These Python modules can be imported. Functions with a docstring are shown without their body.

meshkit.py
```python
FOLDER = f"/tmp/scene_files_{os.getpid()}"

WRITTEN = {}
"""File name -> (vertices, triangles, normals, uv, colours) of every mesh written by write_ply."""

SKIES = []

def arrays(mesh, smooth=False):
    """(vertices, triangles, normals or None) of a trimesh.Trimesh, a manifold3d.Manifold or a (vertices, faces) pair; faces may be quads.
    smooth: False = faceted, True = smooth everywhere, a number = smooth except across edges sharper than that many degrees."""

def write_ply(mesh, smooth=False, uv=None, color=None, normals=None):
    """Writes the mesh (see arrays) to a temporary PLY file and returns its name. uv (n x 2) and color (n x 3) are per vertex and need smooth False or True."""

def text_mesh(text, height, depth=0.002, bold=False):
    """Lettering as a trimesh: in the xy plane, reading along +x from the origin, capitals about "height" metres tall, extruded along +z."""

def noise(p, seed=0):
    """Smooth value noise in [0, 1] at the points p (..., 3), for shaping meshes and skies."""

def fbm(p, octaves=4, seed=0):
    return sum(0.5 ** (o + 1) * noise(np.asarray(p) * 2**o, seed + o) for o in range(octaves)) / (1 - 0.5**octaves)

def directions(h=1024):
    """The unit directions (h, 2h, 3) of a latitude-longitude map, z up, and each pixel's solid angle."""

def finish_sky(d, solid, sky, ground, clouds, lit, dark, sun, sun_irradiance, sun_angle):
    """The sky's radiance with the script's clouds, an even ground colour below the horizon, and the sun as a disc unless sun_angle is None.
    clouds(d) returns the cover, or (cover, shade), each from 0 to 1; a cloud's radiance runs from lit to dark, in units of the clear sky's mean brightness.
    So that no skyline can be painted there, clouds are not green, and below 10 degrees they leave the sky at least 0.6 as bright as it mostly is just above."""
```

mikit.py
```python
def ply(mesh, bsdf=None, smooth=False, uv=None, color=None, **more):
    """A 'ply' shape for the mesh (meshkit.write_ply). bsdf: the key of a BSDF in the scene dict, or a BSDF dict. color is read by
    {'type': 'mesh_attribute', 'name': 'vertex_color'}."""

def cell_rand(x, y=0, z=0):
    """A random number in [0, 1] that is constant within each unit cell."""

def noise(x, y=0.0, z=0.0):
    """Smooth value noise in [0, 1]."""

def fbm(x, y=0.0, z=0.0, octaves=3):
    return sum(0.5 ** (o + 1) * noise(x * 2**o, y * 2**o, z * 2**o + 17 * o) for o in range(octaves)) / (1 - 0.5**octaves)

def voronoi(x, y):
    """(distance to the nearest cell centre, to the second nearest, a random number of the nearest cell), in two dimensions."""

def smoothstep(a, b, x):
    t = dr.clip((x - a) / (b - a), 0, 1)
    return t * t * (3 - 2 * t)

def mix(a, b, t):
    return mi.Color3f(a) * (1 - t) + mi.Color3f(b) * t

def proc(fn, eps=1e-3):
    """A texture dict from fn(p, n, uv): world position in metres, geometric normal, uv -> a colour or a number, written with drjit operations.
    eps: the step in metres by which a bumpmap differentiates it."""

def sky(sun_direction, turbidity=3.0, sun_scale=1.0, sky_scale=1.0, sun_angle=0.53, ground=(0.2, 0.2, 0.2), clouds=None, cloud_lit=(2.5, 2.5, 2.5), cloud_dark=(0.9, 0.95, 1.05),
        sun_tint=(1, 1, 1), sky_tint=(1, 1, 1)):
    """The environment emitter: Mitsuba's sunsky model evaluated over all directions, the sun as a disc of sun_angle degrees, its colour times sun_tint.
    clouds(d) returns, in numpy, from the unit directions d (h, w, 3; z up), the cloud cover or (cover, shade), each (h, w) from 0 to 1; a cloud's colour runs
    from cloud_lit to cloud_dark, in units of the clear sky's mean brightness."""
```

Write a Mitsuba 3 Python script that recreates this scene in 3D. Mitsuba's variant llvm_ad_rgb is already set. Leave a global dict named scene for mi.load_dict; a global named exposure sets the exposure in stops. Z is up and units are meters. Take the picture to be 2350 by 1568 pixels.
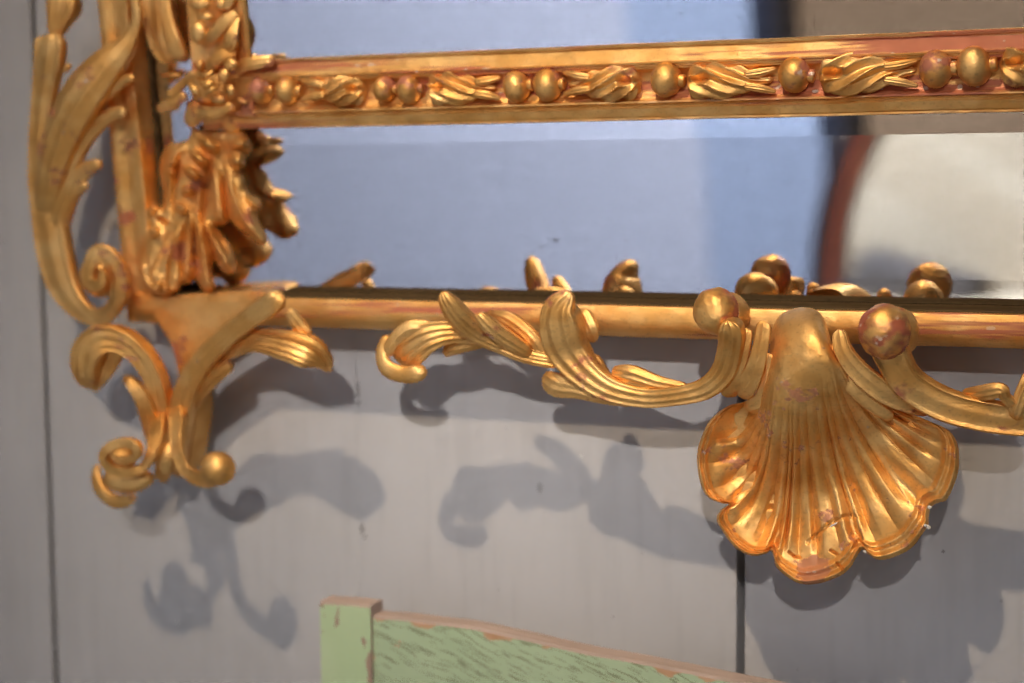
import math
import numpy as np, trimesh, drjit as dr, mitsuba as mi, mikit, meshkit
from shapely.geometry import Polygon
T = mi.ScalarTransform4f
scene, labels = {}, {}
exposure = 0.0

# ---------------------------------------------------------------- camera
EYE = np.array([0, 0, 1.3])
FPX, CX, CY = 3917.0, 1175.0, 784.0            # focal length and centre in a 2350 px wide picture
Rm = np.array([[0.92063857, 0.02941909, -0.38930598],
               [0.39032213, -0.09121724, 0.91614849],
               [-0.00855916, -0.99539637, -0.09546103]])
scene['camera'] = {
    'type': 'thinlens', 'fov': math.degrees(2 * math.atan(CX / FPX)), 'fov_axis': 'x',
    'aperture_radius': 0.0058, 'focus_distance': 0.672, 'near_clip': 0.05, 'far_clip': 30.0,
    'to_world': T().look_at(origin=EYE.tolist(), target=(EYE + Rm[:, 2]).tolist(), up=(-Rm[:, 1]).tolist())}

# ---------------------------------------------------------------- lamps
SPOT_A, SPOT_B, ADDED_SPOT_C = np.array([-0.36, -0.46, 2.80]), np.array([0.62, -2.40, 2.66]), np.array([-1.0, -0.75, 2.80])
# (name, place, aim, colour, radiance, lens radius, snoot length, label)
LAMPS = [('spotlight', SPOT_A, (-0.25, 0.70, 1.25), (1.0, 0.81, 0.60), 5200.0, 0.022, 0.10, 'spotlight with a black snoot on the ceiling just above the mirror'),
         ('spotlight_001', SPOT_B, (-0.31, 0.735, 1.21), (0.97, 0.94, 0.95), 16500.0, 0.021, 0.42, 'spotlight with a long black snoot farther back in the room'),
         ('spotlight_002', ADDED_SPOT_C, (-1.0, -2.3, 0.9), (0.93, 0.97, 1.05), 6500.0, 0.045, 0.03, 'unseen ceiling spotlight added to brighten the armchair and the partition')]  # the third lamp is unseen, added to brighten partition and armchair
FILL_PANELS = [((-1.9, -2.6, 2.99), 0.6, 0.3), ((1.3, -2.2, 2.99), 0.6, 0.3)]  # unseen glowing panels added under the ceiling as even fill
FILL_PANEL_L = (3.6, 4.0, 5.4)

# ---------------------------------------------------------------- projection helpers, tracing units
WALL_Y = 0.7205
LEAN = math.radians(6.1)                       # the mirror hangs with its top leaning into the room
U = np.array([1.0, 0, 0]); W = np.array([0, -math.cos(LEAN), -math.sin(LEAN)]); V = np.array([0, -math.sin(LEAN), math.cos(LEAN)])


def ray(x, y):
    r = Rm @ np.array([x - CX, y - CY, FPX])
    return r / np.linalg.norm(r)


G0 = EYE + ray(1175, 700) * (0.70 / ray(1175, 700)[1])


def on_mirror(x, y, w=0.0):
    """(u, v, w) in the mirror's own frame, metres, of the point w in front of the glass seen at picture point x, y."""
    r = ray(x, y)
    p = EYE + r * (((G0 + W * w - EYE) @ W) / (r @ W))
    d = p - G0
    return np.array([d @ U, d @ V, d @ W])


def M2W(a):
    a = np.asarray(a, float)
    return G0 + a[..., :1] * U + a[..., 1:2] * V + a[..., 2:3] * W


def on_wall(x, y, off=0.0):
    r = ray(x, y)
    return EYE + r * ((WALL_Y - off) / r[1])


# ---------------------------------------------------------------- scene helpers
def add(key, mesh, bsdf, smooth=40, **more):
    k, i = key, 0
    while k in scene:
        i += 1
        k = f'{key}_{i:03d}'
    scene[k] = mikit.ply(mesh, bsdf, smooth=smooth, **more)
    return k


def mesh(v, f):
    return trimesh.Trimesh(np.asarray(v, float), np.asarray(f, int), process=False)


def box(lo, hi):
    m = trimesh.creation.box(np.subtract(hi, lo))
    m.apply_translation((np.asarray(lo, float) + hi) / 2)
    return m


def bevel_box(lo, hi, b=0.002):
    import manifold3d as m3
    lo, hi = np.asarray(lo, float), np.asarray(hi, float)
    pts = []
    for k in range(3):
        for s in np.ndindex(2, 2, 2):
            c = np.where(s, hi, lo)
            q = np.where(s, c - b, c + b)
            q[k] = c[k]
            pts.append(q)
    h = m3.Manifold.hull_points(np.array(pts))
    mm = h.to_mesh()
    return mesh(mm.vert_properties[:, :3], mm.tri_verts)


def join(ms):
    return trimesh.util.concatenate(ms)


def grid_faces(n, m, wrap=False):
    i, j = np.meshgrid(np.arange(n - 1), np.arange(m if wrap else m - 1), indexing='ij')
    j2 = (j + 1) % m
    q = np.stack([i * m + j, i * m + j2, (i + 1) * m + j2, (i + 1) * m + j], -1).reshape(-1, 4)
    return np.vstack([q[:, [0, 1, 2]], q[:, [0, 2, 3]]])


def mikit_s(a, b, x):
    t = np.clip((x - a) / (b - a), 0, 1)
    return t * t * (3 - 2 * t)


def catmull(P, per=14):
    P = np.asarray(P, float)
    E = np.vstack([2 * P[0] - P[1], P, 2 * P[-1] - P[-2]])
    out = []
    for i in range(1, len(E) - 2):
        a, b, c, d = E[i - 1:i + 3]
        t = np.linspace(0, 1, per, endpoint=False)[:, None]
        out.append(0.5 * (2 * b + (c - a) * t + (2 * a - 5 * b + 4 * c - d) * t**2 + (3 * b - a - 3 * c + d) * t**3))
    out.append(P[-1:])
    return np.vstack(out)


def outward(m):
    """Make the closed mesh's faces point outwards."""
    if m.volume < 0:
        m.invert()
    return m


def hand(v, amount=0.00025, f=70, seed=0):
    """The small unevenness of hand carving and gesso."""
    d = np.stack([meshkit.fbm(v * f + 13 * k, 3, seed + k) - 0.5 for k in range(3)], -1)
    return v + d * 2 * amount


OFF, SINK = (0, 0), 0.0


def q2(x, y, w):
    """Tracing units (a third of a picture pixel, offset OFF) and height in mm -> mirror frame."""
    return on_mirror((x + OFF[0]) / 3, (y + OFF[1]) / 3, (w - SINK) / 1000)


def px(x, y, w):
    """Metres per tracing unit at that point."""
    p = M2W(q2(x, y, w))
    return ((p - EYE) @ Rm[:, 2]) / FPX / 3


def strap(cps, a=0.6, c=0.0, fl=0.0, n=5, th=1.35, m=26, per=12, bead=0.0, seed=0):
    """A carved band along control points (x, y, height mm, half width[, roll degrees]): crowned (a), hollowed (c), fluted (fl, n), with raised rims (bead)."""
    cps = [tuple(p) + (0,) * (5 - len(p)) for p in cps]
    rows = [np.r_[q2(*p[:3]), p[3] * px(*p[:3]), p[4]] for p in cps]
    S = catmull(rows, per)
    pos, hw, roll = S[:, :3], np.maximum(S[:, 3], 1e-4), np.radians(S[:, 4])
    t = np.gradient(pos, axis=0)
    t /= np.linalg.norm(t, axis=1, keepdims=True) + 1e-12
    seg = np.r_[0, np.cumsum(np.linalg.norm(np.diff(pos, axis=0), axis=1))]
    # finer rings and rounded ends
    for end in (0, 1):
        d = seg if end == 0 else seg[-1] - seg
        h0 = hw[0] if end == 0 else hw[-1]
        x = np.clip(d / (h0 * 1.05), 0, 1)
        hw = hw * np.sqrt(np.maximum(1 - (1 - x)**2, 0.0004))
    up = np.array([0, 0, 1.0]) - t * t[:, 2:3]
    up /= np.linalg.norm(up, axis=1, keepdims=True) + 1e-9
    side = np.cross(t, up)
    cr, sr = np.cos(roll)[:, None], np.sin(roll)[:, None]
    up, side = up * cr + side * sr, side * cr - up * sr
    s = -np.cos(np.linspace(0, np.pi, m))
    win = np.sqrt(np.maximum(1 - s**10, 0))
    top = a * np.sqrt(1 - s**2) + win * (c * s**2 + fl * (0.5 - np.abs(np.sin(n * np.pi * (s + 1) / 2 + 0.3)))
                                         + bead * np.exp(-((np.abs(s) - 0.84) / 0.12)**2))
    sb = s[1:-1][::-1]
    bot = -th * np.sqrt(1 - sb**2)**0.8
    sx, hz = np.r_[s, sb * 0.96], np.r_[top, bot]
    v = pos[:, None] + hw[:, None, None] * (sx[None, :, None] * side[:, None] + hz[None, :, None] * up[:, None])
    k = v.shape[1]
    v = v.reshape(-1, 3)
    f = grid_faces(len(pos), k, True)
    c0, c1 = len(v), len(v) + 1
    v = np.vstack([v, pos[:1], pos[-1:]])
    j = np.arange(k)
    last = (len(pos) - 1) * k
    f = np.vstack([f, np.stack([np.full(k, c0), (j + 1) % k, j], -1), np.stack([np.full(k, c1), last + j, last + (j + 1) % k], -1)])
    return outward(mesh(M2W(hand(v, seed=seed)), f))


def blob(x, y, w, rx, ry, rz=None, rot=0, lump=0.03, seed=0, cnt=(20, 28)):
    """A carved ellipsoid: half sizes rx, ry in tracing units, rz as a share of the smaller, turned by rot degrees in the picture."""
    s = px(x, y, w)
    m = trimesh.creation.uv_sphere(1.0, count=list(cnt))
    v = np.array(m.vertices)
    rz = min(rx, ry) if rz is None else rz
    v = v * (1 + lump * 2 * (meshkit.fbm(v * 1.7 + seed * 9.1, 3) - 0.5))[:, None]
    v = v * np.array([rx, ry, rz]) * s
    c, sn = math.cos(math.radians(-rot)), math.sin(math.radians(-rot))
    v = np.stack([v[:, 0] * c - v[:, 1] * sn, v[:, 0] * sn + v[:, 1] * c, v[:, 2]], -1)
    return mesh(M2W(v + q2(x, y, w)), m.faces)


def plate(pts, w0, w1, r=0.0015):
    """A flat carved web between heights w0 and w1 mm, outline in tracing units at height w1, edges rounded by r."""
    P = np.array([q2(x, y, w1)[:2] for x, y in pts])
    P = catmull(np.vstack([P, P[:1]]), 6)[:-1]
    poly = Polygon(P).buffer(0)
    a, b = w0 / 1000, w1 / 1000
    parts = []
    for ins, z0, z1 in ((0, a, b - r), (r * 0.35, b - r, b - 0.3 * r), (r, b - 0.3 * r, b)):
        g = poly.buffer(-ins)
        for q in getattr(g, 'geoms', [g]):
            e = trimesh.creation.extrude_polygon(q, z1 - z0 + (0.0004 if z0 > a else 0))
            e.apply_translation([0, 0, z0 - (0.0004 if z0 > a else 0)])
            parts.append(e)
    m = join(parts)
    return mesh(M2W(m.vertices), m.faces)


def relief(outline, lines, bumps, base, zf, R, thick, step=6.0, seed=5):
    """A carved relief: outline, ridges and grooves (mm, width, points...) and bumps (x, y, rx, ry, mm, rot) in tracing units / zf; base(x, y) in mm, edges rounded over R."""
    import shapely
    O = catmull(np.vstack([outline, outline[:1]]), 5)[:-1]
    poly = Polygon(O).buffer(0)
    x0, y0, x1, y1 = poly.bounds
    gx, gy = np.meshgrid(np.arange(x0, x1 + step, step), np.arange(y0, y1 + step, step))
    ins = shapely.contains_xy(poly, gx, gy)
    cell = ins[:-1, :-1] & ins[1:, :-1] & ins[:-1, 1:] & ins[1:, 1:]
    idx = np.arange(gx.size).reshape(gx.shape)
    q = np.stack([idx[:-1, :-1], idx[1:, :-1], idx[1:, 1:], idx[:-1, 1:]], -1)[cell]
    used = np.unique(q)
    rm = np.full(gx.size, -1)
    rm[used] = np.arange(len(used))
    q = rm[q]
    P = np.stack([gx.ravel(), gy.ravel()], -1)[used]
    e = np.vstack([q[:, [0, 1]], q[:, [1, 2]], q[:, [2, 3]], q[:, [3, 0]]])
    es = set(map(tuple, e))
    rimE = np.array([t for t in es if (t[1], t[0]) not in es])
    A, D = O, np.roll(O, -1, 0) - O

    def nearest(X):
        h = np.clip(((X[:, None] - A) * D).sum(-1) / ((D * D).sum(-1) + 1e-9), 0, 1)
        N = A + h[..., None] * D
        k = np.linalg.norm(X[:, None] - N, axis=-1).argmin(1)
        return N[np.arange(len(X)), k]
    rim = np.unique(rimE)
    P[rim] = nearest(P[rim])
    d = np.linalg.norm(P - np.vstack([nearest(c) for c in np.array_split(P, 40)]), axis=1)
    c = np.clip(d / R, 0, 1)
    w = base(P[:, 0], P[:, 1]) + 6 * np.sqrt(c * (2 - c)) - 3
    for amp, sig, *pts in lines:
        L = catmull(pts, 10)
        k = np.linalg.norm(P[:, None] - L[None], axis=-1)
        t = k.argmin(1) / (len(L) - 1)
        w = w + 0.78 * amp * np.exp(-(k.min(1) / sig)**2) * np.minimum(1, 3 * np.minimum(t, 1.05 - t) + 0.25)
    for x, y, rx, ry, amp, rot in bumps:
        cs, sn = math.cos(math.radians(rot)), math.sin(math.radians(rot))
        X, Y = P[:, 0] - x, P[:, 1] - y
        r2 = ((X * cs - Y * sn) / rx)**2 + ((X * sn + Y * cs) / ry)**2
        w = w + amp * np.sqrt(np.maximum(1 - r2, 0))
    w = w + 1.6 * (meshkit.fbm(np.stack([P[:, 0] / 60, P[:, 1] / 130, 0 * w], -1), 3, seed) - 0.5)
    top = np.array([q2(x * zf, y * zf, h) for (x, y), h in zip(P, w)])
    bot = np.array([q2(x * zf, y * zf, max(h - thick * (0.35 + 0.65 * cc), 0.5)) for (x, y), h, cc in zip(P, w, c)])
    n = len(top)
    f = np.vstack([q[:, [0, 1, 2]], q[:, [0, 2, 3]]])
    f = np.vstack([f, f[:, ::-1] + n, np.stack([rimE[:, 1], rimE[:, 0], rimE[:, 0] + n], -1), np.stack([rimE[:, 1], rimE[:, 0] + n, rimE[:, 1] + n], -1)])
    return outward(mesh(M2W(np.vstack([top, bot])), f))


def moulding(p0, p1, across, prof, n=60, wob=0.00025, seed=0):
    """A straight moulding from p0 to p1 (mirror frame u, v), profile points (mm along 'across', mm height), closed."""
    p0, p1, across = np.asarray(p0, float), np.asarray(p1, float), np.asarray(across, float)
    pr = np.asarray(prof, float) / 1000
    t = np.linspace(0, 1, n)[:, None]
    base = p0 * (1 - t) + p1 * t
    v = np.empty((n, len(pr), 3))
    v[..., :2] = base[:, None] + pr[None, :, :1] * across
    v[..., 2] = pr[None, :, 1]
    v = v.reshape(-1, 3)
    d = np.stack([meshkit.fbm(v * 40 + 7 * k + seed, 3) - 0.5 for k in range(3)], -1) * 2 * wob
    f = grid_faces(n, len(pr), True)
    c = len(v)
    v = np.vstack([v + d, [np.r_[p0 + across * pr[:, 0].mean(), pr[:, 1].mean()], np.r_[p1 + across * pr[:, 0].mean(), pr[:, 1].mean()]]])
    k, last = len(pr), (n - 1) * len(pr)
    j = np.arange(k)
    f = np.vstack([f, np.stack([np.full(k, c), (j + 1) % k, j], -1), np.stack([np.full(k, c + 1), last + j, last + (j + 1) % k], -1)])
    return outward(mesh(M2W(v), f))


# ---------------------------------------------------------------- materials
sm, fb, nz = mikit.smoothstep, mikit.fbm, mikit.noise


def gold_color(p, n, uv):
    a = fb(p.x * 90, p.y * 90, p.z * 90, 4)
    b = fb(p.x * 800 + 5, p.y * 800, p.z * 800, 3)
    c = mikit.mix((0.80, 0.395, 0.10), (0.95, 0.55, 0.185), sm(0.3, 0.7, a))
    return mikit.mix(c, (0.46, 0.22, 0.06), 0.26 * sm(0.5, 0.8, b))


def gold_rough(p, n, uv):
    return 0.40 + 0.20 * fb(p.x * 150, p.y * 150 + 3, p.z * 150, 3)


def fine_bump(p, n, uv):
    return fb(p.x * 500, p.y * 500, p.z * 500, 3) * 0.5 + 0.3 * nz(p.x * 1500, p.y * 1500, p.z * 1500) + 1.3 * fb(p.x * 170, p.y * 170, p.z * 170, 2)


def gilt(lo, hi, f=60.0, bole=(0.42, 0.14, 0.06), stretch=(1, 1, 1), seed=0.0):
    def wear(p, n, uv):
        a = fb(p.x * f * stretch[0] + seed, p.y * f * stretch[1], p.z * f * stretch[2], 4)
        b = fb(p.x * f * 6 * stretch[0] + seed, p.y * f * 6, p.z * f * 6 * stretch[2], 2)
        return sm(lo, hi, a * 0.75 + b * 0.25)
    return {'type': 'twosided', 'bsdf': {'type': 'bumpmap', 'arbitrary': mikit.proc(fine_bump, 2e-4), 'scale': 0.00022, 'bsdf': {
        'type': 'blendbsdf', 'weight': mikit.proc(wear),
        'a': {'type': 'principled', 'base_color': mikit.proc(gold_color), 'metallic': 0.88, 'roughness': mikit.proc(gold_rough), 'specular': 0.5},
        'b': {'type': 'principled', 'base_color': mikit.proc(lambda p, n, uv: mikit.mix(bole, (0.60, 0.43, 0.31), sm(0.72, 0.80, fb(p.x * 300, p.y * 300, p.z * 300, 2)))), 'metallic': 0.15, 'roughness': 0.42, 'specular': 0.3}}}}


scene['gilding'] = gilt(0.60, 0.70)
scene['gilding_bole'] = gilt(0.44, 0.56, 45, (0.36, 0.10, 0.045))
scene['gilding_bead'] = gilt(0.58, 0.69, 70, (0.42, 0.15, 0.08))                       # rubbed through to the red clay under the leaf
scene['gilding_rail'] = gilt(0.55, 0.66, 75, (0.44, 0.14, 0.06), (0.13, 1.6, 1.6), 2.0)
scene['gilding_band'] = gilt(0.50, 0.62, 75, (0.46, 0.14, 0.06), (0.13, 1.6, 1.6))
scene['old_wood'] = {'type': 'twosided', 'bsdf': {'type': 'diffuse', 'reflectance': mikit.proc(
    lambda p, n, uv: mikit.mix((0.045, 0.027, 0.014), (0.11, 0.07, 0.03), fb(p.x * 40, p.y * 300, p.z * 300, 3)))}}


def mirror_tint(p, n, uv):
    a = nz(p.x * 330, p.y * 330, p.z * 330)
    b = nz(p.x * 900 + 3, p.y * 900, p.z * 900)
    spot = sm(0.90, 0.95, a) * sm(0.4, 0.6, b)
    return mikit.mix((0.86, 0.87, 0.88), (0.30, 0.27, 0.22), spot)


scene['silvering'] = {'type': 'twosided', 'bsdf': {'type': 'conductor', 'material': 'none', 'specular_reflectance': mikit.proc(mirror_tint)}}


MARKS = [(on_wall(x, y), rx, rz, c) for x, y, rx, rz, c in ((822, 893, 0.0010, 0.0042, 0.0), (824, 925, 0.0008, 0.0014, 0.0), (832, 1213, 0.0011, 0.0022, 0.0), (838, 1232, 0.0009, 0.001, 0.0), (1335, 1046, 0.0009, 0.0007, 1.0), (1240, 1120, 0.0014, 0.003, 0.3), (2165, 1265, 0.0008, 0.0008, 0.0), (407, 1428, 0.001, 0.0008, 1.0))]


def plank_paint(p, n, uv):
    a = fb(p.x * 9, p.y * 9, p.z * 3.0, 4)
    b = fb(p.x * 160, p.y * 160, p.z * 14, 3)
    s = nz(p.x * 210, p.y * 210, p.z * 130)
    c = mikit.mix((0.385, 0.370, 0.352), (0.445, 0.428, 0.408), sm(0.25, 0.75, a))
    c = mikit.mix(c, (0.36, 0.345, 0.325), 0.35 * sm(0.45, 0.75, b))
    for q, rx, rz, pale in MARKS:                # dents and drips seen on the boards
        d = dr.square((p.x - float(q[0])) / rx) + dr.square((p.z - float(q[2])) / rz) + 1.2 * (nz(p.x * 900, p.y, p.z * 900) - 0.5)
        c = mikit.mix(c, (0.13 + 0.45 * pale, 0.115 + 0.45 * pale, 0.10 + 0.42 * pale), 0.7 * (1 - sm(0.6, 1.3, d)))
    return mikit.mix(c, (0.24, 0.22, 0.2), 0.5 * sm(0.955, 0.985, s))


scene['plank_paint'] = {'type': 'bumpmap', 'arbitrary': mikit.proc(lambda p, n, uv: fb(p.x * 220, p.y * 220, p.z * 22, 3), 4e-4), 'scale': 0.00035,
                        'bsdf': {'type': 'principled', 'base_color': mikit.proc(plank_paint), 'roughness': 0.55, 'specular': 0.35}}
scene['gap_dark'] = {'type': 'diffuse', 'reflectance': {'type': 'rgb', 'value': [0.06, 0.06, 0.07]}}


def flat(c, rough=0.6, spec=0.3):
    return {'type': 'principled', 'base_color': {'type': 'rgb', 'value': list(c)}, 'roughness': rough, 'specular': spec}


scene['lavender_paint'] = flat((0.415, 0.435, 0.53))
scene['blue_paint'] = flat((0.29, 0.345, 0.475))
scene['room_paint'] = flat((0.45, 0.43, 0.40))
scene['ceiling_paint'] = flat((0.62, 0.61, 0.60))
scene['carpet'] = {'type': 'diffuse', 'reflectance': mikit.proc(lambda p, n, uv: mikit.mix((0.33, 0.32, 0.30), (0.42, 0.41, 0.39), fb(p.x * 60, p.y * 60, 0.0, 3)))}
scene['mahogany'] = {'type': 'principled', 'base_color': mikit.proc(
    lambda p, n, uv: mikit.mix((0.16, 0.035, 0.02), (0.30, 0.075, 0.035), fb(p.x * 30, p.y * 30, p.z * 8, 3))), 'roughness': 0.3, 'specular': 0.5}
scene['dark_walnut'] = flat((0.035, 0.022, 0.022), 0.35, 0.4)
scene['dark_navy'] = flat((0.02, 0.022, 0.035), 0.4)
scene['brown_wood'] = {'type': 'principled', 'base_color': mikit.proc(
    lambda p, n, uv: mikit.mix((0.17, 0.105, 0.06), (0.27, 0.18, 0.11), fb(p.x * 6, p.y * 6, p.z * 40, 3))), 'roughness': 0.5, 'specular': 0.3}
scene['cream_cloth_shaded'] = {'type': 'diffuse', 'reflectance': mikit.proc(lambda p, n, uv: mikit.mix((0.80, 0.71, 0.56), (0.68, 0.58, 0.44), sm(0.25, 0.75, nz((p.z + 0.62 * p.x) * 11.0, p.x * 1.2, 0.0))))}  # diagonal fold shading put into the cloth colour as darker bands
scene['shadow_grey'] = {'type': 'diffuse', 'reflectance': {'type': 'rgb', 'value': [0.13, 0.12, 0.12]}}  # dark tone of the shadow on the cream chair
scene['lamp_black'] = flat((0.03, 0.03, 0.03), 0.4)

# ---------------------------------------------------------------- the setting: plank wall, room behind the camera
SEAMS = [x * WALL_Y / 0.735 for x in (-1.56, -1.365, -1.165, -0.972, -0.7765, -0.5825, -0.3955, -0.2013, -0.008, 0.185, 0.38, 0.575, 0.77, 0.965, 1.16, 1.36)]
for i in range(len(SEAMS) - 1):
    g0 = 0.00004 if i == 6 else 0.0019
    g1 = 0.00004 if i == 5 else 0.0019
    dy = 0.0009 * math.sin(i * 2.4) if i != 6 else 0.0009 * math.sin(5 * 2.4)
    add('wall__plank', bevel_box((SEAMS[i] + g0, WALL_Y + dy, 0.0), (SEAMS[i + 1] - g1, WALL_Y + 0.018, 3.0), 0.00015 if g0 < 0.001 or g1 < 0.001 else 0.0007), 'plank_paint', False)
add('wall__backing', box((-4.2, WALL_Y + 0.019, 0), (3.2, WALL_Y + 0.06, 3.0)), 'gap_dark', False)
labels['wall'] = {'label': 'grey painted vertical plank wall behind the gilt mirror', 'kind': 'structure'}
for key, lo, hi, b, lab in (('floor', (-4.2, -6.2, -0.05), (3.2, 0.8, -0.004), 'carpet', 'beige carpeted floor of the room'),
                            ('ceiling', (-4.2, -6.2, 3.0), (3.2, 0.8, 3.05), 'ceiling_paint', 'white ceiling of the room'),
                            ('wall_left', (-4.25, -6.2, 0), (-4.2, 0.8, 3), 'room_paint', 'pale wall at the left of the room'),
                            ('wall_right', (3.2, -6.2, 0), (3.25, 0.8, 3), 'room_paint', 'pale wall at the right of the room'),
                            ('wall_back', (-4.2, -6.25, 0), (3.2, -6.2, 3), 'room_paint', 'pale wall at the far end of the room')):
    add(key, box(lo, hi), b, False)
    labels[key] = {'label': lab, 'kind': 'structure'}

# partition, cabinet and armchair that the mirror shows
add('partition__panel', box((-3.6, -2.75, 0), (-1.24, -2.7, 2.3)), 'lavender_paint', False)
add('partition__panel', box((-1.24, -2.75, 0), (-0.93, -2.703, 2.3)), 'blue_paint', False)
add('partition__end_post', bevel_box((-0.93, -2.77, 0), (-0.87, -2.68, 2.3), 0.004), 'dark_navy', False)
labels['partition'] = {'label': 'lavender grey partition with a dark end post, seen in the mirror', 'category': 'partition'}
add('tall_cabinet__carcase', bevel_box((-0.88, -3.35, 0.0), (0.5, -2.9, 2.1), 0.006), 'brown_wood', False)
add('tall_cabinet__door', bevel_box((-0.84, -2.9, 0.1), (-0.2, -2.88, 2.05), 0.006), 'brown_wood', False)
add('tall_cabinet__door', bevel_box((-0.19, -2.9, 0.1), (0.45, -2.88, 2.05), 0.006), 'brown_wood', False)
labels['tall_cabinet'] = {'label': 'tall brown wooden cabinet, seen in the mirror behind the armchair', 'category': 'cabinet'}


def tube(pts, r, sides=14):
    P = catmull(pts, 8)
    t = np.gradient(P, axis=0)
    t /= np.linalg.norm(t, axis=1, keepdims=True)
    a = np.cross(t, [0.0, 1.0, 0.05])
    a /= np.linalg.norm(a, axis=1, keepdims=True)
    b = np.cross(t, a)
    an = np.arange(sides) * 2 * np.pi / sides
    v = P[:, None] + r * (np.cos(an)[None, :, None] * a[:, None] + np.sin(an)[None, :, None] * b[:, None])
    n = len(P)
    v = np.vstack([v.reshape(-1, 3), P[:1], P[-1:]])
    f = grid_faces(n, sides, True)
    j = np.arange(sides)
    f = np.vstack([f, np.stack([np.full(sides, n * sides), (j + 1) % sides, j], -1), np.stack([np.full(sides, n * sides + 1), (n - 1) * sides + j, (n - 1) * sides + (j + 1) % sides], -1)])
    return outward(mesh(v, f))


AX, AY = -0.758, -1.95
def post(dx, r, dy):
    return tube([(AX - 0.02 + dx, AY + dy, 0.0), (AX - 0.03 + dx, AY + dy, 0.3), (AX - 0.025 + dx, AY + dy, 0.5), (AX + dx, AY + dy, 0.66), (AX + 0.05 + dx, AY + dy, 0.8), (AX + 0.09 + dx, AY + dy, 0.87)], r)


add('armchair__frame_post', post(0.0, 0.021, 0.0), 'dark_walnut')
add('armchair__beading', post(0.03, 0.013, 0.012), 'mahogany')
cu = bevel_box((-0.13, -0.05, -0.1), (0.13, 0.05, 0.1), 0.02)  # dark block added to stand for the shadow cast on the chair
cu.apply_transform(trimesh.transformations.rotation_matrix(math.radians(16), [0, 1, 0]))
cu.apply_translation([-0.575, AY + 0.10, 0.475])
add('shadow_block', cu, 'shadow_grey')
labels['shadow_block'] = {'label': 'dark grey block added in place of a shadow on the armchair, seen in the mirror', 'category': 'block'}
add('armchair__frame_post', tube([(AX + 0.72, AY, 0.0), (AX + 0.73, AY, 0.3), (AX + 0.725, AY, 0.5), (AX + 0.70, AY, 0.66), (AX + 0.65, AY, 0.8), (AX + 0.61, AY, 0.87)], 0.036), 'mahogany')
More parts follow.
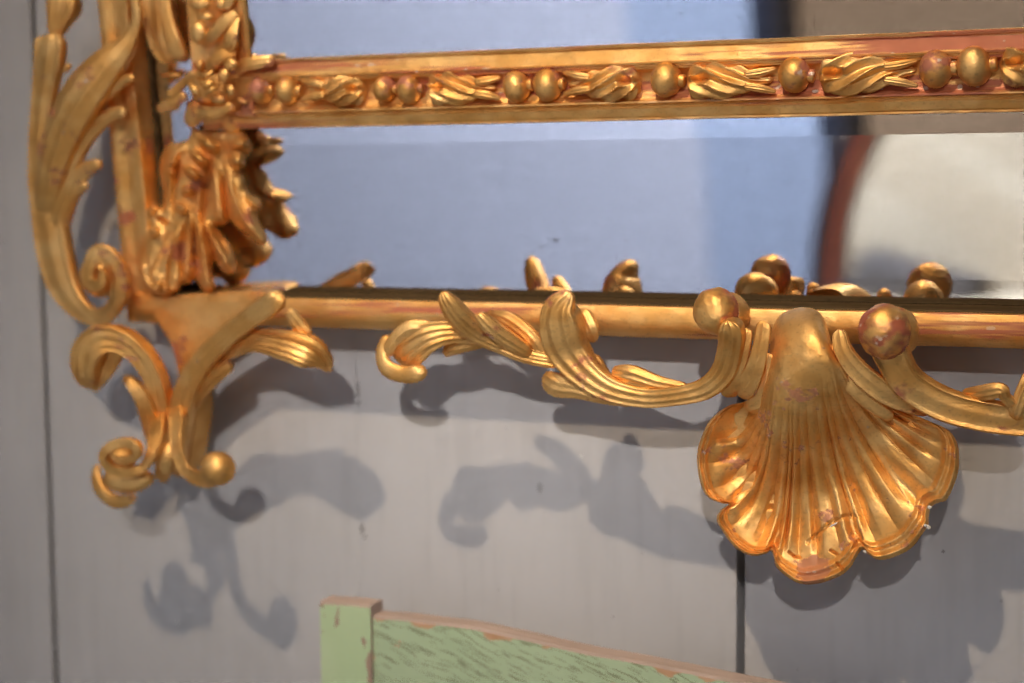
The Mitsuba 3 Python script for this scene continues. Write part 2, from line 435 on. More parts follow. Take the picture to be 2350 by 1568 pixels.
add('armchair__top_rail', tube([(AX + 0.09, AY, 0.87), (AX + 0.2, AY, 0.90), (AX + 0.35, AY, 0.91), (AX + 0.5, AY, 0.90), (AX + 0.61, AY, 0.87)], 0.022), 'mahogany')
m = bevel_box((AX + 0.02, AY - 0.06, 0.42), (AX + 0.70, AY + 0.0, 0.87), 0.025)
add('armchair__back', m, 'cream_cloth_shaded')
add('armchair__seat', bevel_box((AX + 0.0, AY + 0.02, 0.32), (AX + 0.70, AY + 0.5, 0.45), 0.04), 'cream_cloth_shaded')
for x in (AX + 0.02, AX + 0.68):
    add('armchair__leg', tube([(x, AY + 0.47, 0.33), (x, AY + 0.48, 0.2), (x, AY + 0.50, 0.0)], 0.024), 'mahogany')
labels['armchair'] = {'label': 'cream upholstered mahogany armchair, seen in the mirror', 'category': 'armchair'}

# lamps
for key, pos, aim, col, power, lr, snoot, lab in LAMPS:
    d = (np.array(aim) - pos) / np.linalg.norm(np.array(aim) - pos)
    R = trimesh.geometry.align_vectors([0, 0, 1], d)
    R[:3, 3] = pos
    o = lr + 0.003
    can = trimesh.creation.revolve(np.array([[0.0, -0.12], [o * 0.9, -0.12], [o + 0.003, -0.11], [o + 0.005, snoot], [o, snoot], [o, -0.004], [0.0, -0.004]]), sections=28)
    can.apply_transform(R)
    outward(can)
    add(key + '__housing', can, 'lamp_black', 30)
    arm = trimesh.creation.cylinder(0.008, segment=[(pos - d * 0.1).tolist(), [*(pos - d * 0.1)[:2], 3.0]])
    add(key + '__stem', arm, 'lamp_black', 30)
    disc = trimesh.creation.revolve(np.array([[0.0, 0.0], [lr, 0.0], [lr, -0.003], [0.0, -0.003]]), sections=28)
    disc.apply_transform(R)
    outward(disc)
    add(key + '__lens', disc, 'lamp_black', False, emitter={'type': 'area', 'radiance': {'type': 'rgb', 'value': [power * x for x in col]}})
    labels[key] = {'label': lab, 'category': 'spotlight'}
for i, (c, a, b) in enumerate(FILL_PANELS):
    key = 'added_fill_panel' + (f'_{i:03d}' if i else '')
    v = [[c[0] - a, c[1] - b, c[2]], [c[0] - a, c[1] + b, c[2]], [c[0] + a, c[1] + b, c[2]], [c[0] + a, c[1] - b, c[2]]]
    add(key, mesh(v, [[0, 1, 2], [0, 2, 3]]), 'lamp_black', False, emitter={'type': 'area', 'radiance': {'type': 'rgb', 'value': list(FILL_PANEL_L)}})
    labels[key] = {'label': 'unseen glowing panel added as fill under the ceiling ' + ('on the right side of the room' if i else 'on the left side of the room'), 'category': 'ceiling light'}

# ---------------------------------------------------------------- the gilt mirror
GM = 'gilt_mirror__'
labels['gilt_mirror'] = {'label': 'carved gilt rococo mirror with a shell at its lower edge, hung on grey planks', 'category': 'mirror'}


def uv_at(x, y, w=0.0):
    return on_mirror(x, y, w / 1000)[:2]


# heights along v of the horizontal members
RAIL_V = uv_at(1500, 702, 15)[1]
BAR_T, BAR_B = uv_at(1500, 100, 15)[1], uv_at(1500, 276, 9)[1]
GAP_U = uv_at(320, 230, 12)[0]                     # inner edge of the left stile
STILE_U = uv_at(238, 100, 6)[0]
IN_U0, IN_U1 = uv_at(436, 120, 10)[0], uv_at(566, 60, 14)[0]
RIGHT = 0.55
print('rail', RAIL_V, 'bar', BAR_T, BAR_B, 'stile', STILE_U, GAP_U, 'inner', IN_U0, IN_U1)

rail_prof = [(0, -6), (0, 12), (0.6, 14.6), (1.6, 15.2), (3.0, 15.6), (6, 16.6), (9, 16.4), (12, 14.8), (14.2, 11.8), (15.4, 7.5), (15.4, 1), (14.5, -4), (12, -9), (3, -9)]
add(GM + 'lower_rail', moulding((GAP_U - 0.012, RAIL_V), (RIGHT, RAIL_V), (0, -1), rail_prof, 160), 'gilding_rail', 35)
# bare wood inner edge of the rail and stile
add(GM + 'rebate', moulding((GAP_U - 0.002, RAIL_V), (RIGHT, RAIL_V), (0, -1), [(-0.5, 0.4), (-0.5, 12.8), (0.2, 13.2), (1, 12), (1, 0.4)], 60, 0.0002), 'old_wood', False)
add(GM + 'rebate', moulding((GAP_U, RAIL_V), (GAP_U, 0.5), (-1, 0), [(-1.6, 0.3), (-1.4, 2.2), (0.2, 3.0), (1, 0.4)], 60, 0.0002), 'old_wood', False)
sw = (GAP_U - STILE_U) * 1000
stile_prof = [(0, -6), (0, 12), (0.8, 14), (2, 14.2), (sw * 0.3, 13.6), (sw * 0.36, 11.5), (sw * 0.5, 11.2), (sw * 0.62, 13.0), (sw * 0.72, 13.4), (sw * 0.84, 12.6), (sw * 0.95, 9), (sw, 5), (sw, -4), (sw * 0.8, -9), (3, -9)]
add(GM + 'side_stile', moulding((GAP_U, RAIL_V - 0.014), (GAP_U, 0.5), (-1, 0), stile_prof, 160, seed=3), 'gilding', 35)
# backboard
v0, v1 = RAIL_V - 0.008, 0.5
bb = [M2W([u, v, w]) for w in (-0.016, -0.008) for u, v in ((GAP_U - 0.006, v0), (RIGHT, v0), (RIGHT, v1), (GAP_U - 0.006, v1))]
add(GM + 'backboard', trimesh.convex.convex_hull(np.array(bb)), 'old_wood', False)


def glass(u0, u1, v0, v1, bev, drop, tilt=(0, 0), w0=0.0):
    """A silvered plate with bevelled margins."""
    us, vs = (u0, u0 + bev, u1 - bev, u1), (v0, v0 + bev, v1 - bev, v1)
    v, f = [], []
    for j in range(4):
        for i in range(4):
            fall = max(drop[0] * (i == 0), drop[1] * (i == 3), drop[2] * (j == 0), drop[3] * (j == 3))
            v.append([us[i], vs[j], w0 - fall + tilt[0] * (us[i] - u0) + tilt[1] * (vs[j] - v0)])
    for j in range(3):
        for i in range(3):
            a = j * 4 + i
            q = [a, a + 1, a + 5, a + 4]
            f += [[q[0], q[1], q[2]], [q[0], q[2], q[3]]] if (i, j) not in ((2, 0), (0, 2)) else [[q[0], q[1], q[3]], [q[1], q[2], q[3]]]
    return mesh(M2W(v), f)


BEV = 0.0125
add(GM + 'margin_glass', glass(IN_U0 - 0.002, RIGHT, RAIL_V - 0.002, BAR_B + 0.004, BEV, (0.0004, 0.0004, 0.00015, 0.0009)), 'silvering', False)
add(GM + 'margin_glass', glass(GAP_U - 0.001, IN_U0 - 0.0025, RAIL_V - 0.002, 0.5, 0.010, (0.0002,) * 4), 'silvering', False)
add(GM + 'central_glass', glass(IN_U1 - 0.004, RIGHT, BAR_T - 0.004, 0.5, 0.0, (0,) * 4, (-0.023, 0.0), 0.012), 'silvering', False)

# inner frame: moulded bar with beads and husks
bw = (BAR_T - BAR_B) * 1000
k = bw / 30.0
bar_prof = [(0, 0), (0, 13.8), (0.4, 14.6), (1.3, 14.3), (1.8, 13.4), (6.9, 15.0), (7.3, 15.6), (7.9, 15.4), (8.2, 14.0), (8.8, 13.9), (9.2, 14.4), (9.8, 14.1), (10.2, 12.7), (11.4, 11.2), (13.4, 10.3), (15.8, 10.0), (18.4, 10.4),
            (20.4, 11.2), (21.6, 12.4), (22.2, 13.4), (22.9, 13.5), (23.4, 12.8), (23.7, 11.3), (24.5, 10.8), (25.2, 11.4), (28.4, 10.3), (28.9, 9.6), (29.6, 9.7), (30, 8.6), (30, 0)]
bar_prof = [(x * k, y) for x, y in bar_prof]
add(GM + 'inner_bar', moulding((IN_U0 + 0.004, BAR_T), (RIGHT, BAR_T), (0, -1), bar_prof, 260, 0.0003, seed=5), 'gilding_band', 30)
iw = (IN_U1 - IN_U0) * 1000
add(GM + 'inner_stile', moulding((IN_U0, BAR_B + 0.006), (IN_U0, 0.5), (1, 0), [(0, 0), (0, 9), (1, 11), (iw * 0.2, 11), (iw * 0.3, 9), (iw * 0.6, 9.5), (iw * 0.7, 12.5), (iw * 0.8, 13.5), (iw * 0.86, 14), (iw * 0.97, 14), (iw, 13), (iw, 0)], 120, 0.0004, seed=8), 'gilding', 35)
add(GM + 'rebate', moulding((IN_U1, BAR_T), (IN_U1, 0.5), (1, 0), [(-0.5, 0.4), (-0.5, 12.4), (0.4, 12.0), (0.4, 0.4)], 40, 0.0002), 'old_wood', False)


def rev_u(uc, vc, w, prof, flutes=0, fl=0.0, twist=0.0, squash=1.0, tilt=0.0, n=30, seed=0, pit=None):
    """A turned and carved shape with its axis along u: prof (mm along u, mm radius)."""
    P = catmull(np.asarray(prof, float), 7) / 1000
    an = np.arange(n) / n * 2 * np.pi
    x, r = P[:, 0][:, None], np.maximum(P[:, 1], 1e-5)[:, None]
    span = max(abs(P[:, 0].max() - P[:, 0].min()), 1e-6)
    rr = r * (1 + fl * (0.5 - np.abs(np.sin(flutes * an[None] / 2 + twist * x / span))) * np.clip(r / r.max() * 1.4, 0, 1))
    if pit:                                     # a hollow cut into the front: place along the axis, angle, half sizes, depth share
        da = (an[None] - pit[1] + np.pi) % (2 * np.pi) - np.pi
        q = ((x - pit[0]) / pit[2])**2 + (da / pit[3])**2
        rr = rr * (1 - pit[4] * np.exp(-q**2.5) + 0.08 * np.exp(-((np.sqrt(q) - 1.25) / 0.25)**2))
    v = np.stack([x + 0 * rr, rr * np.sin(an)[None], squash * rr * np.cos(an)[None]], -1).reshape(-1, 3)
    c, s = math.cos(tilt), math.sin(tilt)
    v = np.stack([v[:, 0] * c - v[:, 1] * s, v[:, 0] * s + v[:, 1] * c, v[:, 2]], -1)
    v = hand(v + [uc, vc, w], 0.0006, 110, seed)
    return outward(mesh(M2W(v), grid_faces(len(P), n, True)))


BEADS = [(597, 207, 31), (657, 207, 33), (880, 204, 30), (937, 205, 33), (1184, 199, 36), (1256, 195, 38), (1528, 184, 40), (1822, 172, 42), (2147, 158, 44), (2236, 152, 46)]
for i, (x, y, hw) in enumerate(BEADS):
    p = on_mirror(x, y, 0.0145)
    s = hw * (0.7 - 0.0) / FPX * 1000
    s = hw * ((M2W(p) - EYE) @ Rm[:, 2]) / FPX * 1000
    a, b = s * 0.86, s * 1.02
    th = np.linspace(0, np.pi, 9)
    prof = np.stack([-a * np.cos(th), b * np.sin(th)**0.9], -1)
    prof = np.vstack([prof[:-1], [[a * 0.9, b * 0.36], [a * 1.25, b * 0.34], [a * 1.3, 0.02]]])
    mm = rev_u(p[0], p[1], 0.0135, prof, tilt=0.10 * math.sin(i * 5.1), squash=0.98, seed=i)
    add(GM + 'bead', mm, 'gilding_bead', 60)

HUSKS = [(772, 207, 72, 36, -1), (1058, 202, 82, 40, 1), (1386, 191, 85, 42, -1), (1672, 184, 98, 44, 1), (1988, 168, 108, 48, 1), (2395, 148, 95, 50, 1)]
# (centre x, y, half length, half height, side of the mouth: -1 right, 1 left)
for i, (x, y, hl, hh, side) in enumerate(HUSKS):
    p = on_mirror(x, y, 0.0135)
    s = ((M2W(p) - EYE) @ Rm[:, 2]) / FPX * 1000 * 1.06
    L, H = hl * s * 0.95, hh * s * 0.86
    prof = np.array([(-0.55, 0.0), (-0.62, 0.16), (-0.80, 0.27), (-0.93, 0.42), (-0.97, 0.62), (-0.86, 0.83), (-0.55, 0.98), (-0.15, 0.97), (0.2, 0.82), (0.5, 0.58), (0.72, 0.36), (0.95, 0.2), (1.05, 0.0)])
    prof = np.vstack([prof[:1], [(-0.97, 0.03), (-0.985, 0.35)], prof[5:]]) * [L, H]
    prof[:, 0] *= side
    body = rev_u(p[0], p[1], 0.0125, prof, 8, 0.50, 10.0 * (1 if i % 2 else -1), 0.85, 0.05 * math.sin(i * 3.3), 96, seed=40 + i,
                 pit=(-0.66 * side * L / 1000, 0.15, 0.19 * L / 1000, 0.34, 0.86))
    parts = [body]
    # the mouth turned a little towards the front, with its pit
    OFF = (0, 0)
    for t in (-1, 1):
        x0, x1 = x + side * hl * 0.35, x + side * hl * 1.12
        parts.append(strap([(3 * x0, 3 * (y + t * hh * 0.3), 16, 26), (3 * (x0 + x1) / 2, 3 * (y + t * hh * 0.42), 15.5, 30), (3 * x1, 3 * (y + t * hh * 0.62), 13.5, 14)], 0.7, 0, 0.2, 3, seed=i))
    add(GM + 'husk', join(parts), 'gilding', 50)

# ---------------------------------------------------------------- carved ornament, traced band by band
LEAF = dict(a=0.46, c=0.10, fl=0.15, n=4)
CUP = dict(a=0.22, c=0.28, fl=0.12, n=4, bead=0.10)
ROUND = dict(a=0.75, th=0.7)


def piece(name, parts, bsdf='gilding', smooth=55):
    return add(GM + name, join(parts), bsdf, smooth)


# outer scroll at the left
OFF = (0, 0)
piece('side_scroll', [
    strap([(440, -80, 10, 165), (420, 60, 12, 120), (390, 170, 14, 75), (368, 250, 15, 75)], **LEAF),
    strap([(360, 225, 15, 60), (352, 280, 17, 118), (345, 400, 17, 122), (322, 560, 15, 105), (295, 760, 14, 92), (278, 1000, 14, 92), (290, 1250, 14, 105), (340, 1480, 14, 135), (382, 1740, 15, 143),
           (440, 1950, 16, 128), (520, 2085, 18, 100), (610, 2165, 20, 76), (705, 2180, 22, 66), (790, 2110, 24, 62), (830, 1990, 26, 76), (806, 1850, 27, 78), (742, 1762, 28, 74), (672, 1752, 29, 68),
           (622, 1828, 30, 54), (618, 1912, 30, 50), (650, 1962, 31, 45), (700, 1955, 32, 40), (708, 1900, 32, 34), (692, 1860, 32, 30)], a=0.40, c=0.10, fl=0.05, n=2, bead=0.10, th=0.7, per=10),
    strap([(296, 1640, 4, 60), (310, 1480, 13, 95), (345, 1250, 19, 115), (420, 960, 22, 145), (560, 680, 24, 160), (720, 470, 23, 130), (850, 330, 21, 80), (912, 230, 20, 48), (940, 100, 20, 38), (915, -60, 20, 38)], a=0.50, c=0.02, fl=0.07, n=3),
    strap([(640, 720, 20, 65), (800, 590, 20, 50), (925, 525, 22, 26)], **ROUND),
    strap([(420, 1330, 17, 70), (490, 1080, 19, 82), (610, 900, 20, 72), (750, 800, 21, 52), (865, 765, 23, 36)], a=0.5, fl=0.16, n=3),
    strap([(370, 1600, 15, 60), (440, 1370, 17, 72), (550, 1200, 18, 66), (690, 1120, 21, 34)], a=0.55, fl=0.14, n=3),
    strap([(440, 1560, 14, 46), (510, 1350, 16, 46), (605, 1265, 19, 30)], **ROUND),
    blob(700, 1900, 14, 150, 150, 150, 0),
    blob(460, 470, 22, 45, 22, 20, -40),
])
# second scroll that leans on the stile at the top
piece('stile_scroll', [
    strap([(1085, -90, 7, 115), (1090, 120, 8, 115), (1115, 300, 8, 95), (1170, 440, 7, 55)], a=0.3, c=0.2, fl=0.08, n=2, bead=0.1),
    strap([(1105, 518, 10, 12), (1170, 520, 14, 17), (1245, 520, 14, 12)], **ROUND),
    strap([(1120, -60, 14, 50), (1150, 120, 15, 50), (1200, 300, 15, 60), (1260, 420, 13, 45)], **LEAF),
])
# corner ornament
OFF = (0, 1568)
SINK = -8.0
piece('corner_scroll', [
    plate([(945, 560), (1080, 500), (1400, 478), (1760, 480), (1640, 620), (1480, 760), (1330, 900), (1200, 1070), (1150, 1060), (1100, 850), (1000, 680)], -10, 17, 0.003),
    strap([(1105, 1750, 14, 50), (1135, 1560, 18, 70), (1120, 1300, 21, 72), (1070, 1070, 24, 78), (970, 890, 26, 84), (830, 780, 28, 92), (700, 770, 30, 105), (605, 860, 31, 118), (590, 1000, 30, 100), (618, 1110, 26, 46)], a=0.30, c=0.22, fl=0.10, n=3, bead=0.14, th=1.7),
    strap([(700, 800, 30, 60), (780, 830, 28, 70), (760, 930, 26, 60), (690, 1040, 26, 50), (640, 1120, 24, 30)], a=0.5, fl=0.12, n=3),
    strap([(1090, 1620, 18, 55), (1035, 1350, 23, 72), (975, 1180, 26, 64), (900, 1070, 27, 48), (850, 1040, 25, 26)], a=0.4, fl=0.24, n=4),
    strap([(1195, 1700, 14, 60), (1225, 1450, 18, 75), (1245, 1250, 21, 85), (1310, 1060, 24, 88), (1420, 890, 27, 80), (1570, 740, 30, 74), (1730, 615, 33, 76), (1880, 515, 36, 78), (1945, 450, 34, 48)], a=0.32, c=0.18, fl=0.10, n=3, bead=0.12, th=1.7),
    strap([(1290, 1130, 18, 60), (1420, 940, 20, 80), (1560, 840, 23, 74), (1750, 780, 27, 80), (1950, 805, 30, 108), (2110, 855, 30, 120), (2215, 925, 26, 80), (2262, 990, 20, 28)], a=0.42, c=0.1, fl=0.24, n=5),
    strap([(1280, 1250, 16, 60), (1370, 1110, 21, 74), (1480, 1010, 24, 66), (1590, 945, 25, 44)], a=0.4, fl=0.24, n=4),
    strap([(1980, 560, 30, 40), (2060, 680, 28, 50), (2140, 745, 27, 30)], a=0.4, fl=0.2, n=3),
    plate([(1080, 1250), (1180, 1050), (1260, 1250), (1230, 1560), (1190, 1720), (1120, 1720)], -4, 14, 0.003),
])
SINK = 0.0
OFF = (344, 2754)
zf = 0.586
z = lambda pts: [(a * zf, b * zf, w + LIFT * min(max((b + 150) / 750, 0), 1) ** 0.7, h * zf, *r) for a, b, w, h, *r in pts]
LIFT = 25
piece('corner_scroll_foot', [
    strap(z([(1500, -120, 18, 110), (1495, 150, 18, 108), (1490, 400, 17, 100), (1505, 620, 17, 85), (1580, 800, 18, 82), (1700, 900, 20, 95), (1850, 930, 23, 110), (1960, 880, 26, 120)]), a=0.36, c=0.2, bead=0.12, th=0.8),
    blob(1975 * zf, 805 * zf, 48, 212 * zf, 205 * zf, 190 * zf, 15),
    strap(z([(1280, 150, 16, 120), (1260, 400, 17, 110), (1190, 620, 18, 75), (1090, 790, 20, 60), (900, 850, 24, 62), (700, 800, 28, 62), (620, 670, 30, 58), (700, 555, 31, 58), (860, 500, 31, 60), (1000, 545, 30, 60), (1010, 660, 28, 50), (880, 710, 27, 45), (770, 680, 27, 40)]), a=0.4, c=0.12, bead=0.10, th=2.0),
    blob(830 * zf, 690 * zf, 38, 200 * zf, 160 * zf, 150 * zf, 0, 0.05),
    strap(z([(640, 860, 14, 100), (800, 960, 14, 130), (1000, 960, 13, 130), (1210, 900, 12, 80)]), a=0.7, th=1.0),
    strap(z([(560, 760, 10, 40), (545, 900, 12, 72), (600, 1060, 14, 88), (740, 1180, 15, 92), (890, 1185, 16, 75), (1010, 1130, 17, 40)]), a=0.55, c=0.1, th=0.7),
    strap(z([(1400, 480, 12, 60), (1350, 650, 12, 110), (1340, 800, 11, 90), (1350, 880, 10, 40)]), a=0.5, th=0.8),
])
# acanthus leaf hanging over the glass corner
OFF = (831, 783)
zf, LIFT = 0.8175, 0
B = lambda x, y, w, rx, ry, rz, rot=0: blob(x * zf, y * zf, w, rx * zf, ry * zf, rz * zf, rot, 0.06, x)
piece('acanthus_leaf', [relief(
    [(600, 90), (660, 130), (800, 140), (1000, 135), (1080, 205), (1112, 290), (1062, 360), (1052, 430), (1005, 480), (1040, 510), (1062, 610), (1100, 680), (1165, 715), (1190, 785), (1150, 835), (1180, 930), (1238, 1050), (1190, 1115),
     (1090, 1035), (990, 975), (915, 905), (870, 945), (800, 955), (860, 1020), (935, 1120), (975, 1270), (930, 1355), (850, 1325), (790, 1235), (765, 1330), (800, 1450), (762, 1510), (690, 1485), (625, 1400), (592, 1435), (530, 1440),
     (480, 1500), (340, 1535), (230, 1485), (180, 1385), (158, 1290), (200, 1150), (188, 1050), (230, 950), (180, 865), (198, 780), (270, 738), (345, 780), (360, 680), (338, 560), (328, 400), (400, 260), (520, 240), (580, 195)],
    [(4.5, 65, (560, 850), (420, 1100), (340, 1300), (325, 1460)), (-3.0, 45, (440, 1000), (330, 1250), (330, 1380)), (-3.5, 17, (560, 870), (510, 1150), (520, 1440)), (4.5, 24, (178, 1180), (190, 1370), (255, 1475), (345, 1512), (470, 1480)), (1.6, 10, (430, 1000), (300, 1250), (250, 1440)), (1.6, 10, (470, 1000), (390, 1250), (380, 1480)), (4, 28, (585, 890), (565, 1200), (560, 1400)),
     (-5, 15, (610, 890), (625, 1150), (630, 1380)), (5.5, 36, (650, 900), (700, 1200), (745, 1470)), (-5, 15, (690, 930), (760, 1100), (790, 1240)), (6.5, 34, (710, 930), (830, 1150), (925, 1320)), (-2.5, 12, (730, 1000), (820, 1210), (870, 1300)),
     (6.5, 42, (900, 480), (960, 700), (1060, 900), (1195, 1095)), (-6, 20, (870, 500), (880, 700), (905, 900)), (-3, 12, (950, 560), (1000, 760), (1100, 960)), (5, 44, (785, 370), (805, 650), (845, 930)), (-6, 22, (735, 420), (700, 700), (680, 900)),
     (5, 26, (1050, 690), (1165, 790)), (4, 42, (560, 200), (430, 420), (400, 650)), (-3, 22, (500, 300), (455, 600), (430, 880)), (4, 30, (320, 770), (230, 830)), (-4, 18, (300, 870), (400, 930)), (3, 30, (250, 950), (330, 1000))],
    [(740, 255, 115, 66, 12, -38), (655, 375, 95, 52, 12, -40), (600, 500, 90, 48, 12, -36), (560, 650, 54, 50, 11, 0), (505, 795, 74, 44, 11, -45), (275, 1005, 46, 44, 6, 0), (985, 395, 78, 92, 9, 35), (1000, 250, 90, 46, 7, 20),
     (445, 410, 36, 40, 4, 0), (430, 500, 40, 34, 4, 0), (300, 1460, 60, 40, 5, 30), (380, 1470, 40, 34, 4, 0)],
    lambda x, y: 8 + 0.006 * (y - 400) * (y > 400) + 0.003 * np.maximum(x - 800, 0) + 5 * mikit_s(850, 1250, y) * mikit_s(-600, -250, -x), zf, 90, 6),
    strap(z([(560, 100, 10, 60), (640, -10, 12, 90), (760, -60, 12, 90)]), **LEAF), strap(z([(980, 160, 8, 60), (900, 40, 10, 80), (860, -40, 10, 60)]), **LEAF)])
# knot of foliage where the inner frame turns
OFF = (831, 0)
zf = 0.5003
piece('corner_flower', [
    B(1240, 1200, 13, 330, 300, 150), 
    strap(z([(950, 1150, 26, 50), (1010, 1240, 29, 62), (1070, 1330, 27, 55)]), **ROUND), strap(z([(1080, 1130, 27, 45), (1180, 1170, 30, 55), (1290, 1120, 28, 50)]), **ROUND),
    strap(z([(1140, 1310, 27, 50), (1240, 1240, 29, 52), (1330, 1190, 27, 40)]), **ROUND), strap(z([(1060, 1100, 25, 40), (1180, 1040, 28, 45), (1290, 990, 27, 40)]), **ROUND),
    strap(z([(1480, 1180, 25, 60), (1520, 1260, 26, 60), (1500, 1360, 23, 45)]), **ROUND), B(1420, 1050, 24, 90, 110, 60, 20), B(1340, 1370, 22, 120, 70, 60, 15),
    strap(z([(990, 1440, 18, 70), (1080, 1530, 20, 85), (1250, 1560, 21, 85), (1420, 1510, 20, 70), (1540, 1400, 18, 50)]), a=0.6, fl=0.2, n=3),
    strap(z([(1440, 820, 22, 90), (1520, 900, 24, 95), (1570, 970, 23, 55)]), **LEAF),
    strap(z([(1560, 980, 18, 60), (1740, 890, 20, 90), (1950, 850, 19, 90), (2130, 830, 17, 70)]), a=0.4, fl=0.1, n=3),
    strap(z([(1180, 960, 18, 70), (1280, 860, 20, 90), (1400, 760, 20, 80), (1600, 720, 18, 50)]), **LEAF),
    strap(z([(1020, 1000, 16, 60), (880, 1130, 15, 60), (740, 1270, 15, 72), (650, 1330, 16, 60)]), a=0.5, fl=0.2, n=3), strap(z([(900, 1300, 14, 70), (680, 1440, 14, 80), (500, 1520, 13, 60)]), **LEAF),
    B(1090, 900, 18, 60, 80, 50, 20), B(1220, 860, 19, 60, 60, 45), B(1660, 1390, 17, 100, 40, 35, 18),
])
piece('stile_foliage', [
    B(1090, 60, 17, 170, 100, 80), B(1080, 450, 18, 140, 160, 100, 0), B(1380, 60, 14, 110, 90, 60, 40),
    strap(z([(1130, 620, 15, 80), (1280, 470, 19, 95), (1440, 300, 19, 90), (1600, 160, 17, 50)]), **LEAF),
    strap(z([(1300, 680, 16, 70), (1480, 640, 19, 110), (1530, 480, 20, 95), (1580, 320, 18, 60), (1620, 220, 16, 30)]), a=0.45, fl=0.12, n=3),
    strap(z([(1060, 250, 17, 50), (1180, 240, 18, 60), (1300, 260, 16, 50)]), **ROUND), strap(z([(1430, 130, 17, 60), (1500, 0, 17, 70), (1480, -120, 17, 60)]), **LEAF),
])
# scroll and leaves along the lower rail
OFF, SINK = (2351, 1568), -9.0
piece('lower_leaf', [
    strap([(1500, 930, 20, 50), (1280, 880, 22, 58), (1080, 800, 24, 64), (900, 735, 26, 68), (730, 722, 28, 84), (580, 765, 30, 108), (460, 850, 29, 128), (405, 940, 26, 100)], a=0.30, c=0.20, fl=0.17, n=4),
    strap([(330, 740, 30, 46), (280, 860, 32, 46), (315, 965, 33, 60), (425, 1010, 33, 62), (525, 1000, 33, 60), (570, 955, 31, 44)], a=0.6, c=0.05, th=0.7),
    strap([(650, 690, 28, 46), (480, 690, 31, 56), (370, 770, 32, 52), (310, 880, 32, 46)], a=0.55, fl=0.1, n=2),
    strap([(1120, 830, 24, 50), (950, 740, 29, 74), (820, 630, 35, 84), (735, 520, 39, 68), (690, 440, 40, 32)], **LEAF),
    strap([(1300, 870, 24, 46), (1120, 755, 30, 62), (1010, 670, 34, 60), (935, 590, 36, 34)], a=0.5, fl=0.14, n=3),
    strap([(1000, 780, 20, 46), (860, 800, 22, 56), (760, 830, 22, 52), (705, 880, 20, 22)], a=0.5, fl=0.1, n=3),
    strap([(1400, 900, 20, 40), (1300, 760, 22, 60), (1150, 640, 20, 60), (1000, 590, 17, 30)], a=0.4, fl=0.1, n=3),
])
SINK = -4.0
piece('lower_scroll', [
    blob(2648, 590, 20, 165, 150, 150, 20, 0.08, 5),
    strap([(1575, 445, 38, 40), (1500, 560, 38, 116), (1508, 710, 36, 152), (1565, 860, 33, 142), (1680, 1000, 33, 112), (1850, 1115, 33, 86), (2080, 1172, 33, 70), (2300, 1160, 35, 68), (2500, 1110, 36, 76), (2625, 1000, 38, 88), (2672, 850, 42, 90), (2680, 730, 47, 92), (2655, 640, 49, 84)],
          a=0.40, c=0.12, fl=0.15, n=3, th=1.7, bead=0.06),
    strap([(1860, 1000, 29, 48), (1990, 1015, 32, 70), (2180, 1075, 32, 56), (2380, 1110, 33, 40)], a=0.5, fl=0.16, n=3),
    strap([(1385, 1020, 25, 56), (1470, 1080, 28, 84), (1620, 1115, 29, 66), (1800, 1175, 29, 42), (2000, 1205, 29, 36)], a=0.45, fl=0.10, n=3),
    strap([(1640, 560, 22, 60), (1700, 700, 24, 70), (1745, 790, 22, 30)], a=0.5, fl=0.14, n=3),
    strap([(1690, 880, 24, 70), (1780, 1000, 26, 60), (1860, 1080, 26, 40)], a=0.5, fl=0.14, n=3),
])
OFF, SINK = (4699, 1568), 0.0
add(GM + 'scroll_ball', blob(228, 575, 44, 155, 165, 150, 0, 0.09, 3, (32, 44)), 'gilding_bole', 60)
piece('lower_scroll', [
    blob(1475, 725, 30, 150, 185, 160, 0, 0.08, 6),
    strap([(1370, 760, 44, 120), (1450, 905, 42, 125), (1530, 1040, 40, 122), (1660, 1145, 38, 120), (1850, 1235, 36, 120), (2100, 1295, 34, 118), (2450, 1340, 30, 112)], a=0.32, c=0.14, fl=0.09, n=2, bead=0.14, th=1.5),
    strap([(1930, 1150, 32, 40), (2080, 1135, 37, 58), (2190, 1120, 39, 52), (2225, 1170, 38, 40), (2290, 1230, 36, 44)], a=0.6, fl=0.16, n=3),
    strap([(2420, 980, 34, 60), (2360, 1120, 36, 60), (2310, 1260, 36, 60), (2290, 1320, 33, 30)], a=0.5, fl=0.2, n=3),
])
add(GM + 'scroll_ball', blob(1392, 712, 51, 180, 190, 172, 0, 0.09, 8, (32, 44)), 'gilding_bole', 60)


